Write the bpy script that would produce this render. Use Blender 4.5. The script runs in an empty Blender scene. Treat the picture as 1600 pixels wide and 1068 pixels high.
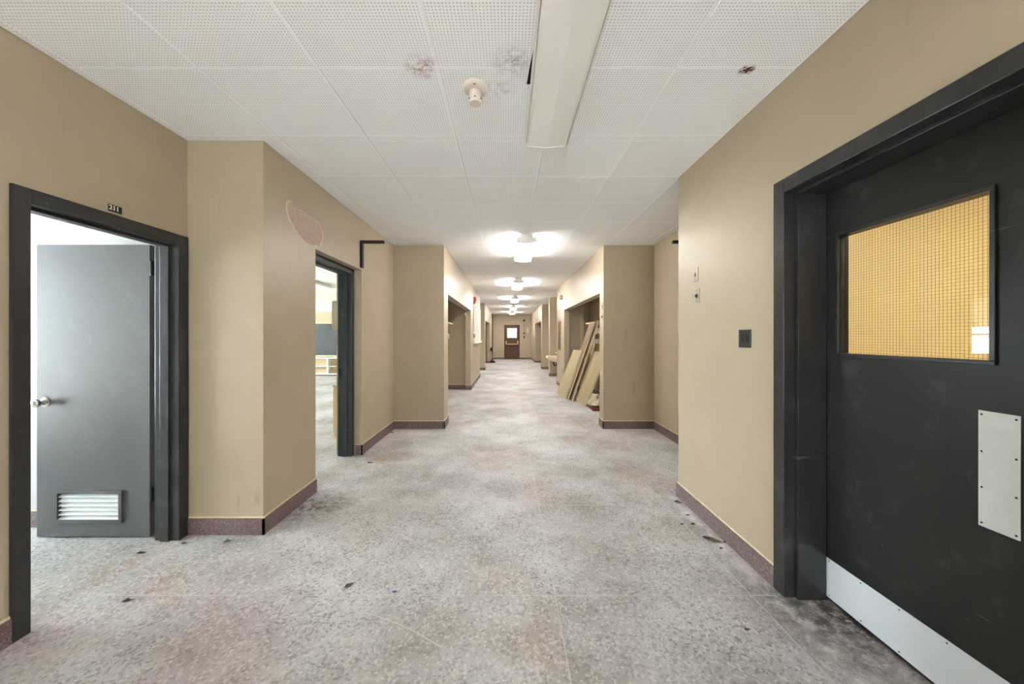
import bpy, bmesh, math, random
from mathutils import Vector, Matrix
random.seed(7)
sc = bpy.context.scene
C = sc.collection

# ---------------------------------------------------------------- camera
cam_d = bpy.data.cameras.new('camera'); cam = bpy.data.objects.new('camera', cam_d); C.objects.link(cam)
cam.location = (0, 0, 1.4); cam.rotation_euler = (math.pi/2, 0, 0)
cam_d.sensor_width = 36; cam_d.lens = 555/1600*36
cam_d.shift_x = 7/1600; cam_d.shift_y = -8.5/1600
cam_d.clip_start = 0.05; cam_d.clip_end = 300
sc.camera = cam
# ---------------------------------------------------------------- look and light
sc.view_settings.view_transform = 'Standard'; sc.view_settings.look = 'None'
sc.view_settings.gamma = 1; sc.view_settings.use_curve_mapping = False
sc.view_settings.exposure = 1.46
sc.cycles.use_denoising = True
sc.cycles.max_bounces = 14; sc.cycles.diffuse_bounces = 9; sc.cycles.glossy_bounces = 5
sc.cycles.transparent_max_bounces = 16; sc.cycles.sample_clamp_indirect = 60
LAMP = 19.0          # ceiling light diffusers
SKY = 15.0
world = bpy.data.worlds.new('sky'); sc.world = world; world.use_nodes = True
wn = world.node_tree; wn.nodes.clear()
wo = wn.nodes.new('ShaderNodeOutputWorld'); wb = wn.nodes.new('ShaderNodeBackground')
wb.inputs['Color'].default_value = (0.80, 0.90, 1.0, 1); wb.inputs['Strength'].default_value = SKY
wn.links.new(wb.outputs[0], wo.inputs[0])
sun = bpy.data.lights.new('sun', 'SUN'); sun.energy = 82; sun.angle = math.radians(1.5); sun.color = (.96, .98, 1)
so = bpy.data.objects.new('sun', sun); so.rotation_euler = (math.radians(52), 0, math.radians(4)); C.objects.link(so)
def portal(name, loc, rot, sx, sy):
    l = bpy.data.lights.new(name, 'AREA'); l.shape = 'RECTANGLE'; l.size = sx; l.size_y = sy
    l.cycles.is_portal = True
    o = bpy.data.objects.new(name, l); o.location = loc; o.rotation_euler = rot; C.objects.link(o)
HP = math.pi/2
portal('window_daylight', (-9.25, 5.75, 1.7), (0, -HP, 0), 1.7, 5.4)
portal('window_daylight', (-6.25, 1.43, 1.5), (0, -HP, 0), 2.4, 2.2)
portal('window_daylight', (-9.25, 10.8, 1.7), (0, -HP, 0), 1.7, 3.4)
portal('window_daylight', (-6.25, 15.1, 1.6), (0, -HP, 0), 1.8, 2.6)
portal('window_daylight', (-0.1, -3.8, 1.4), (HP, 0, 0), .9, 1.5)  # portal for the added window behind the camera
portal('window_daylight', (0.28, 22.3, 1.6), (-HP, 0, 0), 0.7, 0.7)

# ---------------------------------------------------------------- materials
def srgb(r, g, b):
    f = lambda c: (c/255)/12.92 if c/255 <= .04045 else ((c/255+.055)/1.055)**2.4
    return (f(r), f(g), f(b), 1)
class NT:
    def __init__(s, name):
        s.m = bpy.data.materials.new(name); s.m.use_nodes = True
        s.t = s.m.node_tree; s.b = s.t.nodes['Principled BSDF']; s.o = s.t.nodes['Material Output']
        s.pos = None
    def n(s, ty, **kw):
        x = s.t.nodes.new(ty)
        for k, v in kw.items(): setattr(x, k, v)
        return x
    def l(s, a, b): s.t.links.new(a, b)
    def P(s):
        if s.pos is None: s.pos = s.n('ShaderNodeNewGeometry').outputs['Position']
        return s.pos
    def sep(s):
        x = s.n('ShaderNodeSeparateXYZ'); s.l(s.P(), x.inputs[0]); return x.outputs
    def scaled(s, v):
        x = s.n('ShaderNodeMapping'); x.inputs['Scale'].default_value = v; s.l(s.P(), x.inputs[0]); return x.outputs[0]
    def noise(s, scale, detail=3, rough=.5, vec=None, dist=0):
        x = s.n('ShaderNodeTexNoise'); x.inputs['Scale'].default_value = scale
        x.inputs['Detail'].default_value = detail; x.inputs['Roughness'].default_value = rough
        x.inputs['Distortion'].default_value = dist
        s.l(vec or s.P(), x.inputs['Vector']); return x.outputs['Fac']
    def ramp(s, fac, a, b, ca=(0,0,0,1), cb=(1,1,1,1)):
        x = s.n('ShaderNodeValToRGB'); e = x.color_ramp.elements
        e[0].position = a; e[0].color = ca; e[1].position = b; e[1].color = cb
        s.l(fac, x.inputs[0]); return x.outputs[0]
    def math(s, op, a, b=None, c=None, clamp=False):
        x = s.n('ShaderNodeMath', operation=op); x.use_clamp = clamp
        for i, v in enumerate((a, b, c)):
            if v is None: continue
            if isinstance(v, (int, float)): x.inputs[i].default_value = v
            else: s.l(v, x.inputs[i])
        return x.outputs[0]
    def mix(s, fac, a, b, mode='MIX'):
        x = s.n('ShaderNodeMix', data_type='RGBA', blend_type=mode)
        for i, v in ((0, fac), (6, a), (7, b)):
            if isinstance(v, (int, float)): x.inputs[i].default_value = v
            elif isinstance(v, tuple): x.inputs[i].default_value = v
            else: s.l(v, x.inputs[i])
        return x.outputs[2]
    def blob(s, cx, cy, r, cz=None):       # soft mask 1 at the centre, world space
        o = s.sep()
        dx = s.math('SUBTRACT', o[0], cx); dy = s.math('SUBTRACT', o[1], cy)
        d = s.math('ADD', s.math('MULTIPLY', dx, dx), s.math('MULTIPLY', dy, dy))
        return s.math('SUBTRACT', 1.0, s.math('DIVIDE', s.math('SQRT', d), r), clamp=True)
    def color(s, c):
        if isinstance(c, tuple): s.b.inputs['Base Color'].default_value = c
        else: s.l(c, s.b.inputs['Base Color'])
    def bump(s, h, strength=.2, dist=.002):
        x = s.n('ShaderNodeBump'); x.inputs['Strength'].default_value = strength; x.inputs['Distance'].default_value = dist
        s.l(h, x.inputs['Height']); s.l(x.outputs[0], s.b.inputs['Normal'])
    def rough(s, r):
        if isinstance(r, (int, float)): s.b.inputs['Roughness'].default_value = r
        else: s.l(r, s.b.inputs['Roughness'])
M = {}
def simple(name, col, rough=.5, metal=0, var=.06, vs=6, bump=.08, bs=120):
    t = NT(name); c2 = tuple(max(0, v*(1-var*2)) for v in col[:3])+(1,); c1 = tuple(min(1, v*(1+var)) for v in col[:3])+(1,)
    t.color(t.mix(t.noise(vs, 4), c2, c1)); t.rough(rough); t.b.inputs['Metallic'].default_value = metal
    if bump: t.bump(t.noise(bs, 2), bump, .001)
    M[name] = t.m; return t.m

def paint(name, col, rough=.42):
    t = NT(name)
    big = t.noise(.9, 3, .55); fine = t.noise(5, 5, .6)
    c = t.mix(t.ramp(big, .3, .7), tuple(v*.93 for v in col[:3])+(1,), tuple(min(1, v*1.05) for v in col[:3])+(1,))
    c = t.mix(t.ramp(fine, .35, .75), c, t.mix(.5, c, tuple(v*.9 for v in col[:3])+(1,)))
    z = t.sep()[2]
    # paint seam line at mid height and a few scuffs
    seam = t.math('LESS_THAN', t.math('ABSOLUTE', t.math('SUBTRACT', z, 1.235)), .003)
    c = t.mix(t.math('MULTIPLY', seam, .12), c, tuple(v*.6 for v in col[:3])+(1,))
    sc_ = t.noise(14, 2, .4, vec=t.scaled((1, 1, .18)))
    c = t.mix(t.math('MULTIPLY', t.ramp(sc_, .72, .78), .25), c, tuple(v*.45 for v in col[:3])+(1,))
    t.color(c); t.rough(rough)
    t.bump(t.noise(160, 3, .6), .12, .0015)
    M[name] = t.m
paint('wall_tan', srgb(172, 158, 135))
paint('wall_yellow', srgb(222, 204, 156), .5)
paint('wall_cream', srgb(192, 188, 176), .5)
paint('wall_white', srgb(184, 184, 184), .5)

# terrazzo floor
t = NT('terrazzo')
o = t.sep()
base = t.mix(t.ramp(t.noise(1.3, 4, .6), .36, .64), srgb(148, 144, 141), srgb(190, 192, 195))
brn = t.math('MULTIPLY', t.ramp(t.noise(.9, 3, .55, vec=t.scaled((1.2, 1, 1))), .5, .66), t.ramp(t.noise(3, 3, .5), .35, .6))
base = t.mix(t.math('MULTIPLY', brn, .6), base, srgb(158, 134, 112))
base = t.mix(t.math('MULTIPLY', t.ramp(t.noise(.55, 3, .55, vec=t.scaled((1.3, .8, 1))), .5, .64), .4), base, srgb(178, 156, 160))
vor = t.n('ShaderNodeTexVoronoi'); vor.inputs['Scale'].default_value = 85; t.l(t.P(), vor.inputs['Vector'])
chipc = t.n('ShaderNodeSeparateColor'); t.l(vor.outputs['Color'], chipc.inputs[0])
dark = t.math('LESS_THAN', chipc.outputs[0], .22); lite = t.math('GREATER_THAN', chipc.outputs[1], .8)
wmask = t.ramp(t.noise(1.4, 4, .65), .36, .62)
base = t.mix(t.math('MULTIPLY', dark, t.math('MULTIPLY_ADD', wmask, .3, .16)), base, srgb(78, 72, 68))
base = t.mix(t.math('MULTIPLY', lite, .3), base, srgb(226, 224, 222))
wear = t.ramp(t.noise(58, 4, .75, vec=t.scaled((1, 1, 1)), dist=1.6), .54, .62)
base = t.mix(t.math('MULTIPLY', wear, t.math('MULTIPLY_ADD', wmask, .55, .16)), base, srgb(86, 80, 76))
dust = t.ramp(t.noise(2.2, 6, .7), .5, .7)
base = t.mix(t.math('MULTIPLY', dust, .4), base, srgb(206, 206, 206))
# dusty strip along the near right wall and dirt at the black door
edge = t.math('SUBTRACT', 1.0, t.math('DIVIDE', t.math('ABSOLUTE', t.math('SUBTRACT', o[0], 1.43)), .06), clamp=True)
near = t.math('LESS_THAN', o[1], 3.15)
e2 = t.math('MULTIPLY', t.math('MULTIPLY', edge, near), t.ramp(t.noise(9, 5, .7), .38, .55))
base = t.mix(t.math('MULTIPLY', e2, .85), base, srgb(222, 220, 220))
bord = t.math('MULTIPLY', t.math('GREATER_THAN', o[0], 1.32), t.math('LESS_THAN', o[1], 3.4))
bord = t.math('MULTIPLY', bord, t.ramp(t.noise(6, 4, .7), .4, .7))
base = t.mix(t.math('MULTIPLY', bord, .45), base, srgb(118, 114, 108))
dirt = t.math('MULTIPLY', t.blob(1.66, 1.78, .5), t.ramp(t.noise(13, 8, .8, dist=.1), .38, .56))
base = t.mix(t.math('MULTIPLY', dirt, 1.25, clamp=True), base, srgb(58, 54, 52))
blotch2 = t.math('MULTIPLY', t.blob(-1.62, 2.95, .38), t.ramp(t.noise(16, 6, .8, dist=.4), .46, .58))  # noisy dark blotches on the floor beside the left wall
base = t.mix(t.math('MULTIPLY', blotch2, 1.1, clamp=True), base, srgb(72, 66, 62))
t.color(base)
t.rough(t.ramp(t.noise(3, 4, .6), .3, .7, (.5,)*3+(1,), (.72,)*3+(1,)))
t.bump(t.noise(70, 4, .7), .15, .0015)
M['terrazzo'] = t.m

t = NT('baseboard_terrazzo')
v = t.n('ShaderNodeTexVoronoi'); v.inputs['Scale'].default_value = 140; t.l(t.P(), v.inputs['Vector'])
sp = t.n('ShaderNodeSeparateColor'); t.l(v.outputs['Color'], sp.inputs[0])
c = t.mix(t.noise(5, 4), srgb(92, 76, 74), srgb(122, 104, 103))
c = t.mix(t.math('MULTIPLY', t.math('GREATER_THAN', sp.outputs[0], .8), .35), c, srgb(176, 150, 150))
c = t.mix(t.math('MULTIPLY', t.math('LESS_THAN', sp.outputs[1], .2), .4), c, srgb(58, 42, 40))
t.color(c); t.rough(.5); M['baseboard'] = t.m

# perforated ceiling tile, 618 mm module (x lines from the right wall, y lines from 1.84)
t = NT('perforated_tile')
o = t.sep(); pit = .01545
def cellc(v, off, per): return t.math('MULTIPLY', t.math('FRACT', t.math('DIVIDE', t.math('SUBTRACT', v, off), per)), per)
tx = cellc(o[0], 1.497-6.18, .618); ty = cellc(o[1], 1.84-6.18, .618)
def hole(v): return t.math('SUBTRACT', t.math('FRACT', t.math('DIVIDE', v, pit)), .5)
hx = hole(tx); hy = hole(ty)
d = t.math('SQRT', t.math('ADD', t.math('MULTIPLY', hx, hx), t.math('MULTIPLY', hy, hy)))
hm = t.ramp(d, .17, .25, (1,1,1,1), (0,0,0,1))
def inm(v): return t.math('MULTIPLY', t.math('GREATER_THAN', v, .001), t.math('LESS_THAN', v, .6026))
hm = t.math('MULTIPLY', hm, t.math('MULTIPLY', inm(tx), inm(ty)))
tint = t.mix(t.noise(1.2, 3), srgb(240, 241, 244), srgb(247, 248, 251))
# old water and rust stains
for cx, cy, r, colr, k in ((-.44, 1.83, .10, srgb(140, 76, 60), 1.0), (0.03, 1.80, .13, srgb(70, 60, 58), .5), (-.05, 2.0, .12, srgb(90, 84, 80), .4),
                           (1.245, 1.85, .045, srgb(86, 44, 24), 3.), (-.7, 1.3, .2, srgb(160, 130, 110), .25)):
    mk = t.math('MULTIPLY', t.blob(cx, cy, r), t.ramp(t.noise(26, 4, .7), .42, .6))
    tint = t.mix(t.math('MULTIPLY', mk, k, clamp=True), tint, colr)
t.color(t.mix(t.math('MULTIPLY', hm, .5), tint, srgb(104, 103, 103)))
t.rough(.75); t.bump(t.math('SUBTRACT', 1.0, hm), .5, .002)
M['tile'] = t.m

# black gloss paint with scratches and chips
def black_paint(name, col, rough):
    t = NT(name)
    c = t.mix(t.noise(2, 4), tuple(v*.85 for v in col[:3])+(1,), tuple(v*1.2 for v in col[:3])+(1,))
    s1 = t.ramp(t.noise(5, 3, .5, vec=t.scaled((1, .35, 3.2)), dist=.8), .735, .75)
    s2 = t.ramp(t.noise(60, 2, .5), .76, .78)
    c = t.mix(t.math('MULTIPLY', s1, .3), c, srgb(120, 120, 118))
    c = t.mix(t.math('MULTIPLY', s2, .35), c, srgb(170, 165, 160))
    sm = t.math('MULTIPLY', t.ramp(t.noise(6, 5, .7), .55, .75), .12)
    c = t.mix(sm, c, srgb(140, 140, 138))
    t.color(c); t.rough(rough); t.b.inputs['Specular IOR Level'].default_value = .3; t.bump(t.noise(90, 3, .6), .06, .001)
    M[name] = t.m
black_paint('black_paint', srgb(38, 38, 37), .34)
black_paint('black_frame', srgb(40, 40, 41), .3)
M['black_frame'].node_tree.nodes['Principled BSDF'].inputs['Specular IOR Level'].default_value = .5
black_paint('grey_door', srgb(86, 86, 86), .38)
black_paint('slate_frame', srgb(54, 57, 60), .45)
black_paint('brown_door', srgb(84, 58, 44), .4)
simple('kick_plate', srgb(216, 222, 228), .42, 0, .04, 4, .03)
simple('push_plate', srgb(222, 227, 226), .5, 0, .07, 18, .05)
simple('chrome', srgb(200, 196, 188), .22, 1, .02, 5, 0)
simple('brass', srgb(190, 170, 140), .3, .8, .03, 5, 0)
simple('dark_metal', srgb(26, 25, 24), .45, .3, .1, 20, .1)
simple('black', srgb(16, 16, 16), .6)
simple('plenum_shade', srgb(10, 10, 10), .9)  # near-black colour stands in for the shade above the broken tile
simple('lens_off', srgb(234, 232, 229), .3, 0, .03, 3, .03)
simple('housing', srgb(236, 234, 230), .45, 0, .03, 3, .03)
simple('plastic_cream', srgb(214, 204, 194), .45, 0, .03, 6, .03)
simple('paint_line', srgb(214, 200, 170), .6, 0, .1, 12, .1)
simple('bare_plaster', srgb(192, 171, 160), .8, 0, .12, 22, .4, 60)
simple('board_tan', srgb(176, 162, 128), .5, 0, .06, 4, .08)
simple('board_brown', srgb(140, 112, 78), .6, 0, .1, 5, .1)
simple('board_edge', srgb(205, 195, 168), .6, 0, .08, 8, .1)
simple('white_paint', srgb(232, 228, 218), .4, 0, .03, 4, .03)
simple('porcelain', srgb(226, 214, 190), .15, 0, .04, 4, 0)
simple('chalkboard', srgb(50, 51, 53), .55, 0, .2, 3, .05)
simple('tackboard', srgb(168, 154, 126), .8, 0, .06, 10, .2)
simple('wood_light', srgb(206, 184, 146), .5, 0, .08, 3, .05)
simple('taupe', srgb(168, 158, 142), .5)
simple('switch_metal', srgb(168, 158, 138), .4, .5, .08, 10, .05)
simple('grey_bracket', srgb(120, 115, 108), .4, .6, .08, 8, .05)
simple('red', srgb(150, 38, 24), .4)
simple('paper', srgb(226, 222, 214), .6, 0, .05, 3, .05)
simple('sack', srgb(196, 186, 156), .8, 0, .1, 14, .5, 40)
simple('brick_red', srgb(120, 60, 40), .7, 0, .15, 20, .3)
simple('cardboard', srgb(150, 122, 88), .7, 0, .06, 10, .1)
simple('leaf_dark', srgb(52, 44, 32), .7, 0, .3, 60, .3)
simple('leaf_olive', srgb(92, 84, 58), .7, 0, .25, 60, .3)
simple('blue_scrap', srgb(70, 74, 130), .5, 0, .15, 40, .1)
simple('zinc', srgb(196, 194, 190), .5, .2, .08, 20, .05)
simple('chalk_line', srgb(196, 192, 186), .7, 0, .1, 20, .1)
simple('grass', srgb(92, 112, 62), .9, 0, .3, 2, .3)
simple('bounce_ground', srgb(206, 205, 200), .9, 0, .05, 1, .1)
simple('foliage', srgb(86, 112, 58), .8, 0, .4, 3, .3)
simple('wire', srgb(112, 88, 46), .5, .3, .05, 5, 0)
def emis(name, col, s):
    t = NT(name); t.b.inputs['Emission Color'].default_value = col; t.b.inputs['Emission Strength'].default_value = s
    t.color((.9, .9, .9, 1)); t.rough(.4); M[name] = t.m
emis('lens_on', (1, .965, .91, 1), LAMP)
def glass(name, tint, ior, rough=0.0, tra=1.0):
    t = NT(name); t.t.nodes.remove(t.b)
    tr = t.n('ShaderNodeBsdfTransparent'); tr.inputs[0].default_value = tint
    gl = t.n('ShaderNodeBsdfGlossy'); gl.inputs['Roughness'].default_value = rough
    fr = t.n('ShaderNodeFresnel'); fr.inputs[0].default_value = ior
    front = t.math('SUBTRACT', 1.0, t.n('ShaderNodeNewGeometry').outputs['Backfacing'])
    mx = t.n('ShaderNodeMixShader'); t.l(t.math('MULTIPLY', fr.outputs[0], front), mx.inputs[0]); t.l(tr.outputs[0], mx.inputs[1]); t.l(gl.outputs[0], mx.inputs[2])
    t.l(mx.outputs[0], t.o.inputs[0]); M[name] = t.m
glass('glass', (.96, .98, .97, 1), 1.5)
glass('wired_glass', (.97, .95, .88, 1), 1.5)
def frosted():
    t = NT('frosted_glass'); t.t.nodes.remove(t.b)
    tr = t.n('ShaderNodeBsdfTransparent'); tr.inputs[0].default_value = (.05, .05, .05, 1)
    di = t.n('ShaderNodeBsdfTranslucent'); di.inputs[0].default_value = (.3, .3, .28, 1)
    mx = t.n('ShaderNodeMixShader'); mx.inputs[0].default_value = .6
    t.l(tr.outputs[0], mx.inputs[1]); t.l(di.outputs[0], mx.inputs[2]); t.l(mx.outputs[0], t.o.inputs[0]); M['frosted_glass'] = t.m
frosted()
t = NT('blind'); t.t.nodes.remove(t.b)
tr = t.n('ShaderNodeBsdfTranslucent'); tr.inputs[0].default_value = (.55, .52, .45, 1)
di = t.n('ShaderNodeBsdfDiffuse'); di.inputs[0].default_value = (.7, .67, .58, 1)
mx = t.n('ShaderNodeMixShader'); mx.inputs[0].default_value = .4
t.l(tr.outputs[0], mx.inputs[1]); t.l(di.outputs[0], mx.inputs[2]); t.l(mx.outputs[0], t.o.inputs[0]); M['blind'] = t.m

# ---------------------------------------------------------------- mesh helpers
class MB:
    def __init__(s): s.v = []; s.f = []
    def box(s, x0, x1, y0, y1, z0, z1):
        x0, x1 = sorted((x0, x1)); y0, y1 = sorted((y0, y1)); z0, z1 = sorted((z0, z1))
        i = len(s.v)
        s.v += [(x0,y0,z0),(x1,y0,z0),(x1,y1,z0),(x0,y1,z0),(x0,y0,z1),(x1,y0,z1),(x1,y1,z1),(x0,y1,z1)]
        s.f += [(i,i+3,i+2,i+1),(i+4,i+5,i+6,i+7),(i,i+1,i+5,i+4),(i+1,i+2,i+6,i+5),(i+2,i+3,i+7,i+6),(i+3,i,i+4,i+7)]
        return s
    def prism(s, pts, vec):
        i = len(s.v); n = len(pts); vec = Vector(vec)
        s.v += [tuple(p) for p in pts] + [tuple(Vector(p)+vec) for p in pts]
        s.f += [tuple(range(i+n-1, i-1, -1)), tuple(range(i+n, i+2*n))]
        s.f += [(i+k, i+(k+1) % n, i+n+(k+1) % n, i+n+k) for k in range(n)]
        return s
    def tube(s, pts, r, seg=10):
        pts = [Vector(p) for p in pts]; rings = []
        for k, p in enumerate(pts):
            d = (pts[min(k+1, len(pts)-1)] - pts[max(k-1, 0)]).normalized()
            a = d.cross(Vector((0,0,1)));
            if a.length < .05: a = d.cross(Vector((1,0,0)))
            a.normalize(); b = d.cross(a)
            rr = r[k] if isinstance(r, (list, tuple)) else r
            rings.append([p + (a*math.cos(q*2*math.pi/seg)+b*math.sin(q*2*math.pi/seg))*rr for q in range(seg)])
        return s.loft(rings)
    def loft(s, rings, cap=True):
        i = len(s.v); n = len(rings[0])
        for r in rings: s.v += [tuple(p) for p in r]
        for k in range(len(rings)-1):
            for q in range(n):
                a = i+k*n+q; b = i+k*n+(q+1) % n
                s.f.append((a, b, b+n, a+n))
        if cap:
            s.f.append(tuple(range(i+n-1, i-1, -1))); s.f.append(tuple(range(i+(len(rings)-1)*n, i+len(rings)*n)))
        return s
    def lathe(s, prof, c=(0,0,0), seg=24, axis='z'):
        rings = []
        for r, h in prof:
            ring = []
            for q in range(seg):
                a = q*2*math.pi/seg; p = (r*math.cos(a), r*math.sin(a), h)
                if axis == 'x': p = (p[2], p[0], p[1])
                if axis == 'y': p = (p[0], p[2], p[1])
                ring.append((c[0]+p[0], c[1]+p[1], c[2]+p[2]))
            rings.append(ring)
        return s.loft(rings)
    def build(s, name, mat, parent=None, bev=0, smooth=False, loc=None, **props):
        me = bpy.data.meshes.new(name)
        ox = Vector(loc) if loc is not None else Vector((0,0,0))
        me.from_pydata([tuple(Vector(v)-ox) for v in s.v], [], s.f); me.update()
        bm = bmesh.new(); bm.from_mesh(me)
        bmesh.ops.recalc_face_normals(bm, faces=bm.faces)
        if bev: bmesh.ops.bevel(bm, geom=list(bm.edges), offset=bev, segments=2, profile=.6, affect='EDGES')
        bm.to_mesh(me); bm.free()
        if smooth:
            me.polygons.foreach_set('use_smooth', [True]*len(me.polygons))
            try: me.set_sharp_from_angle(angle=math.radians(38))
            except Exception: pass
        me.materials.append(M[mat] if isinstance(mat, str) else mat)
        o = bpy.data.objects.new(name, me); C.objects.link(o)
        if loc is not None: o.location = loc
        if parent:
            o.parent = parent
            if loc is None: o.location = -Vector(parent['_w']) if '_w' in parent else (0,0,0)
            else: o.location = Vector(loc) - (Vector(parent['_w']) if '_w' in parent else Vector((0,0,0)))
        for k, v in props.items(): o[k] = v
        return o
def thing(name, label, cat, loc=(0,0,0), group=None, kind=None):
    o = bpy.data.objects.new(name, None); C.objects.link(o); o.location = loc; o['_w'] = tuple(loc)
    o.empty_display_size = .1
    o['label'] = label; o['category'] = cat
    if group: o['group'] = group
    if kind: o['kind'] = kind
    return o
def tag(o, label, cat, group=None, kind=None):
    o['label'] = label; o['category'] = cat
    if group: o['group'] = group
    if kind: o['kind'] = kind
    return o
def B(*a): return MB().box(*a)
def struct(name, mb, mat, label, cat, **kw):
    return tag(mb.build(name, mat, **kw), label, cat, kind='structure')

H = 2.786; HW = 2.812; HC = 3.12
# ---------------------------------------------------------------- floor
floor = struct('floor', B(-9.3, 5.2, -4, 22.4, -.12, 0), 'terrazzo', 'worn speckled terrazzo floor of the corridor with dust and dirt', 'floor')
def strip(x0, x1, y0, y1): B(x0, x1, y0, y1, -.01, .0010).build('divider_strip', 'zinc', floor)
strip(.256, .2595, -1, 22); strip(1.3185, 1.322, -1, 3.4)
for k in range(-1, 20):
    y = 1.92 + 1.03*k
    strip(-2.2 if y < 2.5 else (-1.7 if y < 5.3 else -.95), 1.45, y, y+.003)
# curved scuff on the floor
pts = []
for k in range(25):
    u = k/24; px = 500+190*u; py = 953 + 4*abs(u-.25)**1.5*0 + 58*max(0, u-.2)**1.7/.68
    Y = 777/(py-525.5); pts.append(((px-793)*Y/555, Y))
sm = MB()
for k in range(24):
    (xa, ya), (xb, yb) = pts[k], pts[k+1]
    sm.prism([(xa, ya-.003, -.001), (xb, yb-.003, -.001), (xb, yb+.003, -.001), (xa, ya+.003, -.001)], (0, 0, .002))
sm.build('scuff_line', 'chalk_line', floor)

# ---------------------------------------------------------------- walls
T = 'wall_tan'
w = MB()
w.box(-2.42, -2.27, -3.6, 1.65, 0, HW); w.box(-2.42, -2.27, 1.65, 2.47, 2.06, HW); w.box(-2.42, -2.27, 2.47, 2.52, 0, HW)
struct('wall_left', w, T, 'tan painted wall at left holding the doorway of room 211', 'wall')
w = MB(); w.box(-2.42, -1.733, 2.52, 2.80, 0, HW); w.box(-2.03, -1.733, 2.8, 3.206, 0, HC)
w.box(-2.03, -1.733, 3.206, 4.218, 2.19, HC); w.box(-2.03, -1.733, 4.218, 5.4, 0, HC)
wall_l2 = struct('wall_left', w, T, 'tan wall stepping out at left with the frameless classroom opening and peeling patch', 'wall')
w = MB(); w.box(-2.03, -.966, 5.4, 5.52, 0, HW); w.box(-1.106, -.966, 5.52, 5.765, 0, HW); w.box(-1.106, -.966, 5.765, 9.32, 2.085, HW)
w.box(-1.106, -.966, 9.32, 12.5, 0, HW); w.box(-1.9, -1.106, 9.45, 9.6, 0, HW); w.box(-1.9, -1.75, 5.52, 9.45, 0, HW); w.box(-1.9, -1.106, 12.35, 12.5, 0, HW)
struct('wall_left', w, T, 'tan wall at left of the far corridor with the coat alcove and notice board', 'wall')
w = MB(); w.box(-1.9, -1.733, 12.5, 13.2, 0, HW); w.box(-1.9, -1.733, 13.2, 14.1, 2.1, HW); w.box(-1.9, -1.733, 14.1, 14.8, 0, HW)
w.box(-1.9, -.95, 14.8, 14.95, 0, HW); w.box(-1.09, -.95, 14.95, 15.3, 0, HW); w.box(-1.09, -.95, 15.3, 18.7, 2.085, HW); w.box(-1.09, -.95, 18.7, 22, 0, HW)
w.box(-1.9, -1.09, 18.85, 19, 0, HW); w.box(-1.9, -1.75, 14.95, 18.85, 0, HW)
struct('wall_left', w, T, 'tan wall at the distant left end of the corridor with a second alcove', 'wall')
w = MB(); w.box(1.497, 1.80, -3.6, .93, 0, HW); w.box(1.497, 1.80, .93, 1.945, 2.21, HW); w.box(1.497, 1.80, 1.945, 2.96, 0, HW); w.box(1.497, 2.4, 2.96, 3.11, 0, HW)
struct('wall_right', w, T, 'tan painted wall at right beside the black door with switches', 'wall')
w = MB(); w.box(2.228, 2.4, 3.11, 5.4, 0, HW); w.box(1.46, 2.4, 5.4, 5.55, 0, HW)
w.box(1.46, 1.6, 5.55, 5.63, 0, HW); w.box(1.46, 1.6, 5.63, 9.16, 2.085, HW); w.box(1.46, 1.6, 9.16, 10.5, 0, HW)
w.box(2.15, 2.27, 5.55, 9.45, 0, HW); w.box(1.6, 2.27, 9.3, 9.45, 0, HW); w.box(1.6, 1.93, 10.35, 10.5, 0, HW)
struct('wall_right', w, T, 'tan wall at right with recess and the alcove holding leaning boards', 'wall')
w = MB(); w.box(1.78, 1.93, 10.5, 12.5, 0, HW); w.box(1.48, 2.35, 12.5, 12.75, 0, HW); w.box(2.2, 2.35, 12.75, 15.2, 0, HW); w.box(1.48, 2.35, 15.2, 15.35, 0, HW)
w.box(1.48, 1.62, 15.35, 15.7, 0, HW); w.box(1.48, 1.62, 15.7, 19.1, 2.085, HW); w.box(1.48, 1.62, 19.1, 22, 0, HW); w.box(1.9, 2.05, 15.35, 19.25, 0, HW); w.box(1.62, 2.05, 19.1, 19.25, 0, HW)
struct('wall_right', w, T, 'tan wall at the distant right end of the corridor behind the basin', 'wall')
w = MB(); w.box(-1.2, -.185, 22, 22.15, 0, HW); w.box(.735, 1.7, 22, 22.15, 0, HW); w.box(-.185, .735, 22, 22.15, 2.1, HW)
struct('wall_far', w, T, 'tan end wall of the corridor around the brown exit door', 'wall')
w = MB(); w.box(-2.42, -.5, -3.75, -3.6, 0, HW); w.box(.3, 1.8, -3.75, -3.6, 0, HW); w.box(-.5, .3, -3.75, -3.6, 0, .7); w.box(-.5, .3, -3.75, -3.6, 2.1, HW)
struct('wall_back', w, T, 'tan wall with an added fill light window behind the camera', 'wall')
# classroom shell
w = MB(); w.box(-9.2, -2.03, 13, 13.15, 0, HC)
struct('wall_far', w, 'wall_cream', 'cream end wall of the classroom behind the chalkboard', 'wall')
w = MB(); w.box(-2.15, -2.035, 5.4, 13, 0, HC); w.box(-9.2, -2.42, 2.67, 2.8, 0, HC)
struct('wall_right', w, 'wall_cream', 'cream inner walls of the classroom seen through the opening', 'wall')
w = MB(); w.box(-9.3, -9.15, 2.8, 13.1, 0, .9); w.box(-9.3, -9.15, 2.8, 13.1, 2.5, HC); w.box(-9.3, -9.15, 2.8, 3.1, .9, 2.5); w.box(-9.3, -9.15, 8.4, 9.15, .9, 2.5); w.box(-9.3, -9.15, 12.4, 13.1, .9, 2.5)
struct('wall_left', w, 'wall_cream', 'cream outer wall of the classroom below and above its windows', 'wall')
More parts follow.
